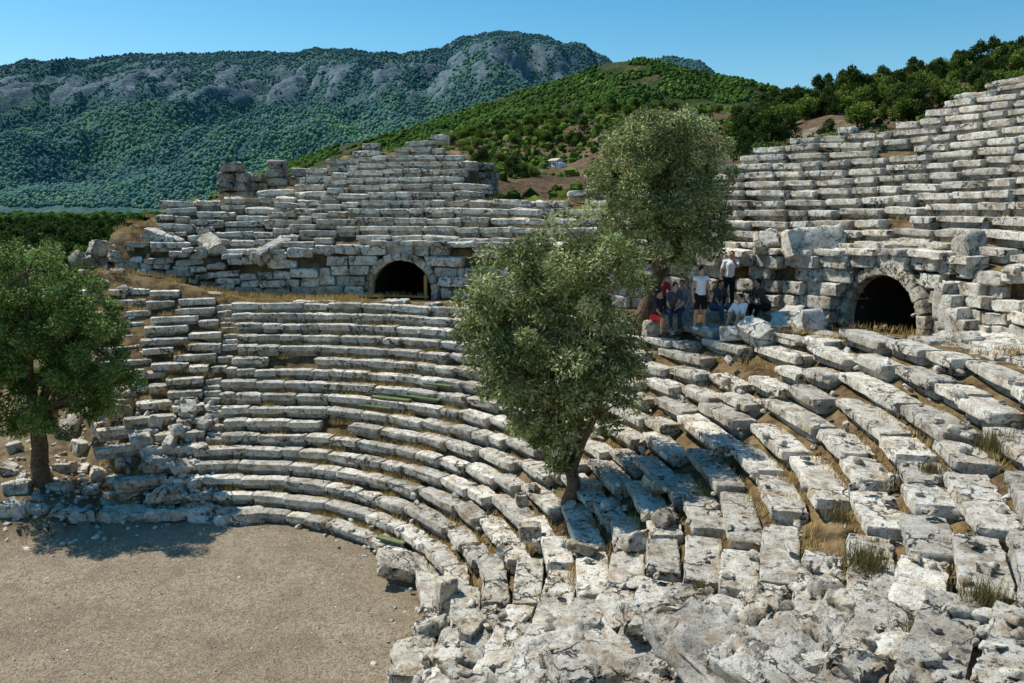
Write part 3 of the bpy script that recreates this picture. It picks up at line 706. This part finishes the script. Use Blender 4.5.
def blobs(H,N,smin,smax,axr,sr,den_sc,thr,sd,norock=False,over=3,pw=2):
    r_=np.random.default_rng(sd); ax=r_.uniform(*axr,N*over); s_=r_.uniform(*sr,N*over); D=H.D0+s_*(H.D1-H.D0); x=ax*D
    k=fb2(x,D,den_sc,3,sd)>thr
    if norock:
        Z_=H.z(ax,D); rk,_=H.rock(ax,D,Z_); k&=(rk<.3+.7*(r_.random(len(ax))<.30))
    ax,D,x=ax[k][:N],D[k][:N],x[k][:N]; n=len(x); z=H.z(ax,D)
    S=smin+(smax-smin)*r_.random(n)**pw; C=np.stack([x,D,z+S*.4],-1); V=BV[None]*S[:,None,None]*np.array([1,1,1.05])*(1+.28*r_.normal(size=(n,len(BV),1)))+C[:,None]
    F=(BF[None]+(np.arange(n)*len(BV))[:,None,None]).reshape(-1,3); tb=.42+.5*fb2(x,D,den_sc*2,3,sd+9)
    if norock: tb=tb+.38-.62*(D-H.D0)/(H.D1-H.D0)  # farther canopy shifts to the blue end, haze painted by distance
    return V.reshape(-1,3),F,np.repeat(np.clip(tb+r_.normal(0,.14 if norock else .2,n),0,1),len(BV))
V,F,T=blobs(H2,26000,1.3,4.0,(-.42,.4),(.25,1.02),.012,-.12,3)
tag(link('distant_wood',mkmesh('distant_wood',V,F,T,True),M_wood_far),'green wood covering the rounded hill in the middle distance','wood',kind='stuff')
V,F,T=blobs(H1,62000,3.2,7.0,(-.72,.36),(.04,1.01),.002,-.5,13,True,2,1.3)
tag(link('mountain_forest',mkmesh('mountain_forest',V,F,T,True),M_mtn),'haze-tinted blue green forest covering the slopes of the far mountain','wood',kind='stuff')
V,F,T=blobs(H3,5200,.4,1.6,(-.42,.45),(.1,1.),.04,-.12,6)
tag(link('hillside_scrub',mkmesh('hillside_scrub',V,F,T,False),M_hleaf),'low green scrub dotted over the brown hillside','scrub',kind='stuff')
V,F,T=blobs(H4,1500,.2,.6,(.27,.8),(.05,1.),.1,-.1,7)
tag(link('ridge_scrub',mkmesh('ridge_scrub',V,F,T,False),M_pleaf),'low dark scrub over the near slope above the right seats','scrub',kind='stuff')
r_=np.random.default_rng(55); n=9000; ax=r_.uniform(-.8,-.1,n); D=48*np.exp(r_.random(n)*math.log(1800/48)); x=ax*D; zz=soil(x,D)
S=r_.uniform(.4,1.2,n)*(.8+D/160); C=np.stack([x,D,zz],-1); V=(BV[None]*S[:,None,None]*np.array([1,1,.7])*(1+.25*r_.normal(size=(n,len(BV),1)))+C[:,None]).reshape(-1,3); F=(BF[None]+(np.arange(n)*len(BV))[:,None,None]).reshape(-1,3)
tag(link('plain_scrub',mkmesh('plain_scrub',V,F,np.repeat(r_.random(n)*.55,len(BV)),True),M_wood_far),'green scrub covering the plain left of the theatre','scrub',kind='stuff')
# house
M_white=simple('white_render',(.85,.84,.80),.05,3); M_roof=simple('pale_roof',(.6,.48,.40),.2,3); M_win=simple('dark_window',(.04,.05,.06),.1,3)
def boxmesh(name,lo,hi,m,parent):
    bm=bmesh.new(); bmesh.ops.create_cube(bm,size=1)
    for v in bm.verts: v.co=Vector([(lo[i]+hi[i])/2+v.co[i]*(hi[i]-lo[i]) for i in range(3)])
    bmesh.ops.bevel(bm,geom=bm.edges[:],offset=min(hi[i]-lo[i] for i in range(3))*.12,segments=1,affect='EDGES')
    me=bpy.data.meshes.new(name); bm.to_mesh(me); bm.free(); return link(name,me,m,parent)
sc=hp[1]/200*1.0
ho=empty('white_house',tuple(hp),math.radians(-50)); tag(ho,'small white house standing alone among trees on the hillside','house'); ho.scale=(sc,)*3
boxmesh('wall',(-1.8,0,-.6),(1.2,2.4,1.5),M_white,ho); boxmesh('wall',(1.2,.2,-.6),(2.2,2.2,1.0),M_white,ho)
bm=bmesh.new(); vs_=[bm.verts.new(v) for v in [(-2,-.2,1.5),(1.4,-.2,1.5),(1.4,2.6,1.5),(-2,2.6,1.5),(-2,1.2,2.1),(1.4,1.2,2.1)]]
for f in [(0,1,5,4),(2,3,4,5),(0,4,3),(1,2,5),(3,2,1,0)]: bm.faces.new([vs_[i] for i in f])
me=bpy.data.meshes.new('roof'); bm.to_mesh(me); bm.free(); link('roof',me,M_roof,ho)
for wx in (-1.3,-.1): boxmesh('window',(wx,-.04,.4),(wx+.5,.03,1.0),M_win,ho)
boxmesh('door',(.6,-.04,-.3),(.95,.03,.8),M_win,ho)
# ------------------------------------------------------------------ planks and barrier
M_plank=simple('weathered_green_wood',(.16,.19,.09),.35,12); M_wood=simple('yellow_wood',(.42,.25,.09),.3,10)
def plank(px0,py0,px1,py1,label,w=.10):
    a=hit(px0,py0); b_=hit(px1,py1); zz=max(a[2],b_[2])+.05
    d=Vector((b_[0]-a[0],b_[1]-a[1],0)); L=min(d.length,2.0); m_=boxmesh('wooden_plank',(-L/2,-w,-.03),(L/2,w,.03),M_plank,None)
    m_.location=((a[0]+b_[0])/2,(a[1]+b_[1])/2,zz); m_.rotation_euler=(0,0,math.atan2(d.y,d.x)); tag(m_,label,'plank')
plank(360,407,392,410,'short weathered green plank on the seats left of centre')
plank(372,398,410,402,'upper weathered green plank laid along a seat row')
plank(398,396,440,402,'weathered green plank nearest the central olive crown')
plank(425,385,452,388,'uppermost weathered green plank on the centre seats')
plank(378,540,405,545,'weathered green plank near the orchestra rim')
va,vr,vs=VA[0]; am=math.radians(va); er=np.array([math.cos(am),math.sin(am),0]); et=np.array([-er[1],er[0],0]); c=np.array([CX,CY,0])+er*(float(rp(va))-.25)
bar=empty('wooden_barrier',(c[0],c[1],float(zdz(va))),am-PI/2); tag(bar,'yellow wooden frame of posts and rail at the mouth of the left vault','barrier')
for x in (-1.15,1.1): boxmesh('post',(x-.06,-.06,-.05),(x+.06,.06,.9),M_wood,bar)
boxmesh('rail',(-1.25,-.10,.02),(1.25,-.062,.10),M_wood,bar)
# ------------------------------------------------------------------ people
def capsule(V,F,a,b_,ra,rb,n=12):
    a=Vector(a);b_=Vector(b_); d=(b_-a)
    if d.length<1e-5: d=Vector((0,0,1))
    d=d.normalized(); u=d.orthogonal().normalized(); w=d.cross(u); rows=[]
    for k in range(1,5): ph=-PI/2+PI/2*k/4; rows.append((a+d*math.sin(ph)*ra,math.cos(ph)*ra))
    for k in range(0,4): ph=PI/2*k/4; rows.append((b_+d*math.sin(ph)*rb,math.cos(ph)*rb))
    o=len(V); V.append(a-d*ra)
    for (c,r) in rows:
        for k in range(n): V.append(c+(u*math.cos(2*PI*k/n)+w*math.sin(2*PI*k/n))*r)
    V.append(b_+d*rb); m_=len(rows)
    for k in range(n): F.append((o,o+1+(k+1)%n,o+1+k))
    for q_ in range(m_-1):
        for k in range(n): F.append((o+1+q_*n+k,o+1+q_*n+(k+1)%n,o+1+(q_+1)*n+(k+1)%n,o+1+(q_+1)*n+k))
    e=o+1+m_*n; s0=o+1+(m_-1)*n
    for k in range(n): F.append((s0+k,s0+(k+1)%n,e))
def ellip(V,F,c,r,n=12):
    o=len(V); c=Vector(c); rows=7; V.append(c-Vector((0,0,r[2])))
    for i in range(1,rows):
        ph=-PI/2+PI*i/rows
        for k in range(n): V.append(c+Vector((r[0]*math.cos(ph)*math.cos(2*PI*k/n),r[1]*math.cos(ph)*math.sin(2*PI*k/n),r[2]*math.sin(ph))))
    V.append(c+Vector((0,0,r[2])))
    for k in range(n): F.append((o,o+1+(k+1)%n,o+1+k))
    for q_ in range(rows-2):
        for k in range(n): F.append((o+1+q_*n+k,o+1+q_*n+(k+1)%n,o+1+(q_+1)*n+(k+1)%n,o+1+(q_+1)*n+k))
    e=o+1+(rows-1)*n; s0=o+1+(rows-2)*n
    for k in range(n): F.append((s0+k,s0+(k+1)%n,e))
def body_obj(name,VF,m,parent,vox):
    V,F=VF; me=bpy.data.meshes.new(name); me.from_pydata([tuple(v) for v in V],[],F); o=link(name,me,m,parent)
    r=o.modifiers.new('r','REMESH'); r.mode='VOXEL'; r.voxel_size=vox; r.use_smooth_shade=True
    s_=o.modifiers.new('s','SMOOTH'); s_.factor=.5; s_.iterations=2; return o
M_skin=simple('skin',(.55,.33,.23),.08,6,.6); M_hair=simple('dark_hair',(.02,.015,.012),.2,20); M_eye=simple('eye_dark',(.01,.01,.01),.1); M_lip=simple('lips',(.3,.12,.1),.05)
CLO={}
def cloth(c):
    nm='cloth_%d_%d_%d'%tuple(int(v*99) for v in c)
    if nm not in CLO: CLO[nm]=simple(nm,c,.12,15)
    return CLO[nm]
def person(p,rz,pose,shirt,pants,label,shoe=(.05,.05,.05),sleeve=True,longp=False,sc=1.06,lean=0,arms=None,hat=None,hairlong=False,tw=0,side_=0):
    root=empty('person',tuple(p),rz); root.scale=(sc,)*3; tag(root,label,'person','people gathered in the shade on the walkway')
    if pose=='stand':
        hipz=.92; K=[(s_*.11,-.02-.05*(s_>0),.5) for s_ in (-1,1)]; A=[(s_*.13,.02-.06*(s_>0),.08) for s_ in (-1,1)]
    elif pose=='sit':
        hipz=.50; K=[(s_*(.14+.05*tw),-.42,.50) for s_ in (-1,1)]; A=[(-.13-.03*tw,-.46+.10*tw,.08),(.13,-.46-.10*tw,.08)]
    else:
        hipz=.22; K=[(s_*.14,-.33,.46) for s_ in (-1,1)]; A=[(s_*.13,-.52,.08) for s_ in (-1,1)]
    H=[(s_*.09,0,hipz) for s_ in (-1,1)]; ty=-lean; sx=side_
    ch=(sx*.6,ty*.8,hipz+.38); nk=(sx*.9,ty,hipz+.53); hd=Vector((sx*1.1,ty-.02,hipz+.68)); SH=[(s_*.17+sx*.8,ty*.9,hipz+.48+s_*sx*.3) for s_ in (-1,1)]
    if arms=='up': E=[(-.22,ty-.05,hipz+.22),(.24,ty-.22,hipz+.36)]; W=[(-.2,ty-.2,hipz+.05),(.10,ty-.24,hipz+.60)]
    elif arms=='knees': E=[(s_*.23+sx*.5,ty-.14,hipz+.22) for s_ in (-1,1)]; W=[(s_*.13,K[0][1]+.1,K[0][2]+.10) for s_ in (-1,1)]
    elif arms=='hips': E=[(s_*.33,ty+.06,hipz+.24) for s_ in (-1,1)]; W=[(s_*.18,ty-.06,hipz+.08) for s_ in (-1,1)]
    else: E=[(s_*.24,ty+.03,hipz+.2) for s_ in (-1,1)]; W=[(s_*.25,ty-.08,hipz-.05) for s_ in (-1,1)]
    V=[];F=[]
    capsule(V,F,(0,.0,hipz+.02),(sx*.3,ty*.4,hipz+.2),.135,.115); capsule(V,F,(sx*.3,ty*.4,hipz+.2),ch,.115,.135); capsule(V,F,SH[0],SH[1],.062,.062)
    capsule(V,F,ch,nk,.09,.052); capsule(V,F,nk,hd,.05,.05); ellip(V,F,hd,(.074,.092,.112)); ellip(V,F,hd+Vector((0,-.03,-.06)),(.05,.055,.055))
    capsule(V,F,hd+Vector((0,-.088,.01)),hd+Vector((0,-.108,-.022)),.010,.014,8)
    for s_ in (-1,1): ellip(V,F,hd+Vector((s_*.076,.0,-.005)),(.012,.02,.03),8)
    for i in (0,1):
        s_=(-1,1)[i]
        capsule(V,F,H[i],K[i],.088,.058); cf=Vector(K[i]).lerp(Vector(A[i]),.35)+Vector((0,.015,0)); capsule(V,F,K[i],cf,.055,.056); capsule(V,F,cf,A[i],.056,.036)
        capsule(V,F,(A[i][0],A[i][1]+.03,.04),(A[i][0]*1.08,A[i][1]-.16,.03),.04,.032)
        capsule(V,F,SH[i],E[i],.052,.038); capsule(V,F,E[i],W[i],.038,.025)
        w=Vector(W[i]); d=(w-Vector(E[i])).normalized(); side=d.cross(Vector((0,1,0)))
        if side.length<.1: side=Vector((1,0,0))
        side.normalize(); pc=w+d*.07; capsule(V,F,w,pc-side*.015,.024,.03,8); capsule(V,F,w,pc+side*.015,.024,.03,8)
        bend=d.cross(side)
        for f_,(o_,l_) in enumerate(((-.032,.06),(-.011,.075),(.011,.07),(.032,.055))):
            r0=pc+side*o_; r1=r0+d*l_*.6; r2=r1+(d*.7+bend*.6).normalized()*l_*.5; capsule(V,F,r0,r1,.0095,.009,6); capsule(V,F,r1,r2,.009,.008,6)
        t0=w+d*.03+side*.02*s_; t1=t0+(d*.6+side*s_*.9).normalized()*.045; capsule(V,F,t0,t1,.012,.011,6); capsule(V,F,t1,t1+d*.03,.011,.009,6)
    body_obj('body',(V,F),M_skin,root,.010)
    V=[];F=[]; capsule(V,F,(0,0,hipz+.06),(sx*.3,ty*.4,hipz+.2),.150,.132); capsule(V,F,(sx*.3,ty*.4,hipz+.2),ch,.132,.150); capsule(V,F,SH[0],SH[1],.074,.074); capsule(V,F,ch,Vector(ch).lerp(Vector(nk),.6),.11,.075)
    if sleeve:
        for i in (0,1): capsule(V,F,SH[i],Vector(SH[i]).lerp(Vector(E[i]),.7),.066,.058)
    body_obj('shirt',(V,F),cloth(shirt),root,.014)
    V=[];F=[]; capsule(V,F,(0,0,hipz-.02),(0,0,hipz+.05),.148,.145)
    for i in (0,1):
        capsule(V,F,H[i],Vector(H[i]).lerp(Vector(K[i]),1 if longp else .75),.105,.072 if longp else .085)
        if longp: capsule(V,F,K[i],Vector(K[i]).lerp(Vector(A[i]),.93),.070,.055)
    body_obj('trousers' if longp else 'shorts',(V,F),cloth(pants),root,.014)
    for i in (0,1):
        V=[];F=[]; capsule(V,F,(A[i][0],A[i][1]+.035,.045),(A[i][0]*1.08,A[i][1]-.17,.036),.047,.04); body_obj('shoe',(V,F),cloth(shoe),root,.012)
    V=[];F=[]; ellip(V,F,hd+Vector((0,.018,.028)),(.085,.092,.100))
    if hairlong: capsule(V,F,hd+Vector((0,.06,0)),hd+Vector((0,.08,-.18)),.06,.045)
    if hat:
        ellip(V,F,hd+Vector((0,-.02,.06)),(.13,.14,.018)); body_obj('hat',(V,F),cloth(hat),root,.012)
    else: body_obj('hair',(V,F),M_hair,root,.012)
    for s_ in (-1,1):
        V=[];F=[]; ellip(V,F,hd+Vector((s_*.03,-.084,.008)),(.011,.008,.007),8); me=bpy.data.meshes.new('eye'); me.from_pydata([tuple(v) for v in V],[],F); link('eye',me,M_eye,root)
    V=[];F=[]; capsule(V,F,hd+Vector((-.018,-.086,-.058)),hd+Vector((.018,-.086,-.058)),.005,.005,6); me=bpy.data.meshes.new('mouth'); me.from_pydata([tuple(v) for v in V],[],F); link('mouth',me,M_lip,root)
def seat(p,h=.44,s=1.):
    return one_block('seat_stone',(p[0],p[1]+.05,p[2]+h/2-.08),(.34*s,.24*s,h/2+.05),rotm(random.gauss(0,.2)),M_stone_d,None,.03,.06)
WHT=(.90,.90,.90);BLK=(.02,.02,.022);RED=(.65,.04,.04);NAVY=(.03,.04,.09);GRY=(.25,.27,.3)
PPL=[((699,329),15,'stand',WHT,BLK,'person standing in white top and black shorts in front of the seated group',dict(shoe=WHT,sleeve=False)),
((655,334),40,'sit',(.05,.04,.05),RED,'person in black top and red shorts seated at the left end of the group',dict(arms='knees',lean=.15,tw=1,side_=-.05)),
((669,327),10,'sit',(.10,.10,.12),NAVY,'person in dark top and navy trousers seated second from the left',dict(arms='knees',lean=.22,longp=True,side_=.06)),
((684,323),-25,'sit',(.30,.28,.30),GRY,'person in grey shirt and grey trousers seated behind the one standing in white',dict(arms='knees',lean=.05,longp=True,tw=1,side_=-.08)),
((741,330),-50,'low',WHT,(.25,.2,.15),'person in white shirt sitting low on the pale stones',dict(arms='knees',lean=.2,side_=.05)),
((765,323),-70,'sit',(.10,.07,.06),BLK,'person in dark brown shirt seated at the right end leaning forward',dict(arms='knees',lean=.32,longp=True,tw=1)),
((714,323),30,'sit',(.08,.08,.09),(.1,.12,.2),'person in charcoal shirt seated between the two standing people',dict(arms='knees',lean=.12,longp=True,hairlong=True,side_=.07)),
((750,317),-20,'sit',(.13,.12,.13),(.05,.05,.06),'person in dark grey shirt seated behind the person in white sitting low',dict(arms='knees',lean=.18,longp=True,side_=-.06)),
((661,314),5,'sit',(.30,.05,.06),BLK,'person in red shirt seated in the back row beside the olive trunk',dict(arms='knees',lean=.08,longp=True))]
for (pp,rz,pose,a_,b_,lab,kw) in PPL:
    p=hit(*pp); person(p,math.radians(rz),pose,a_,b_,lab,**kw)
    if pose=='sit': tag(seat(p),'low dark stone used as a seat under the person '+lab.split('person ')[1].split(' seated')[0],'stone block')
p=hit(727,320); st_=seat(p,.42,1.3); tag(st_,'block under the feet of the person standing highest at the back','stone block')
person((p[0],p[1],p[2]+.36),math.radians(-20),'stand',(.85,.87,.90),BLK,'person standing highest at the back in pale grey shirt with one arm raised',arms='up',longp=True,sc=1.1,side_=.05)
# ------------------------------------------------------------------ light
AZ=-59; EL=55
w=bpy.data.worlds.new('World'); scn.world=w; w.use_nodes=True; nt=w.node_tree; bg=nt.nodes['Background']
sky=nt.nodes.new('ShaderNodeTexSky'); sky.sky_type='NISHITA'; sky.sun_disc=False; sky.sun_elevation=math.radians(EL); sky.sun_rotation=math.radians(AZ); sky.air_density=1.0; sky.dust_density=.3; sky.ozone_density=2.6
hs=nt.nodes.new('ShaderNodeHueSaturation'); hs.inputs['Saturation'].default_value=1.4; hs.inputs['Hue'].default_value=.485
nt.links.new(sky.outputs[0],hs.inputs['Color']); nt.links.new(hs.outputs[0],bg.inputs[0]); bg.inputs[1].default_value=.13
sd=bpy.data.lights.new('sun','SUN'); sd.energy=5.0; sd.angle=math.radians(.5); sd.color=(1,.95,.84); so=bpy.data.objects.new('sun',sd); COL.objects.link(so)
az=math.radians(AZ); e=math.radians(EL); to=Vector((math.sin(az)*math.cos(e),math.cos(az)*math.cos(e),math.sin(e))); so.rotation_euler=to.to_track_quat('Z','Y').to_euler(); so.location=(0,0,60)
scn.view_settings.view_transform='Standard'; scn.view_settings.look='None'; scn.view_settings.exposure=0
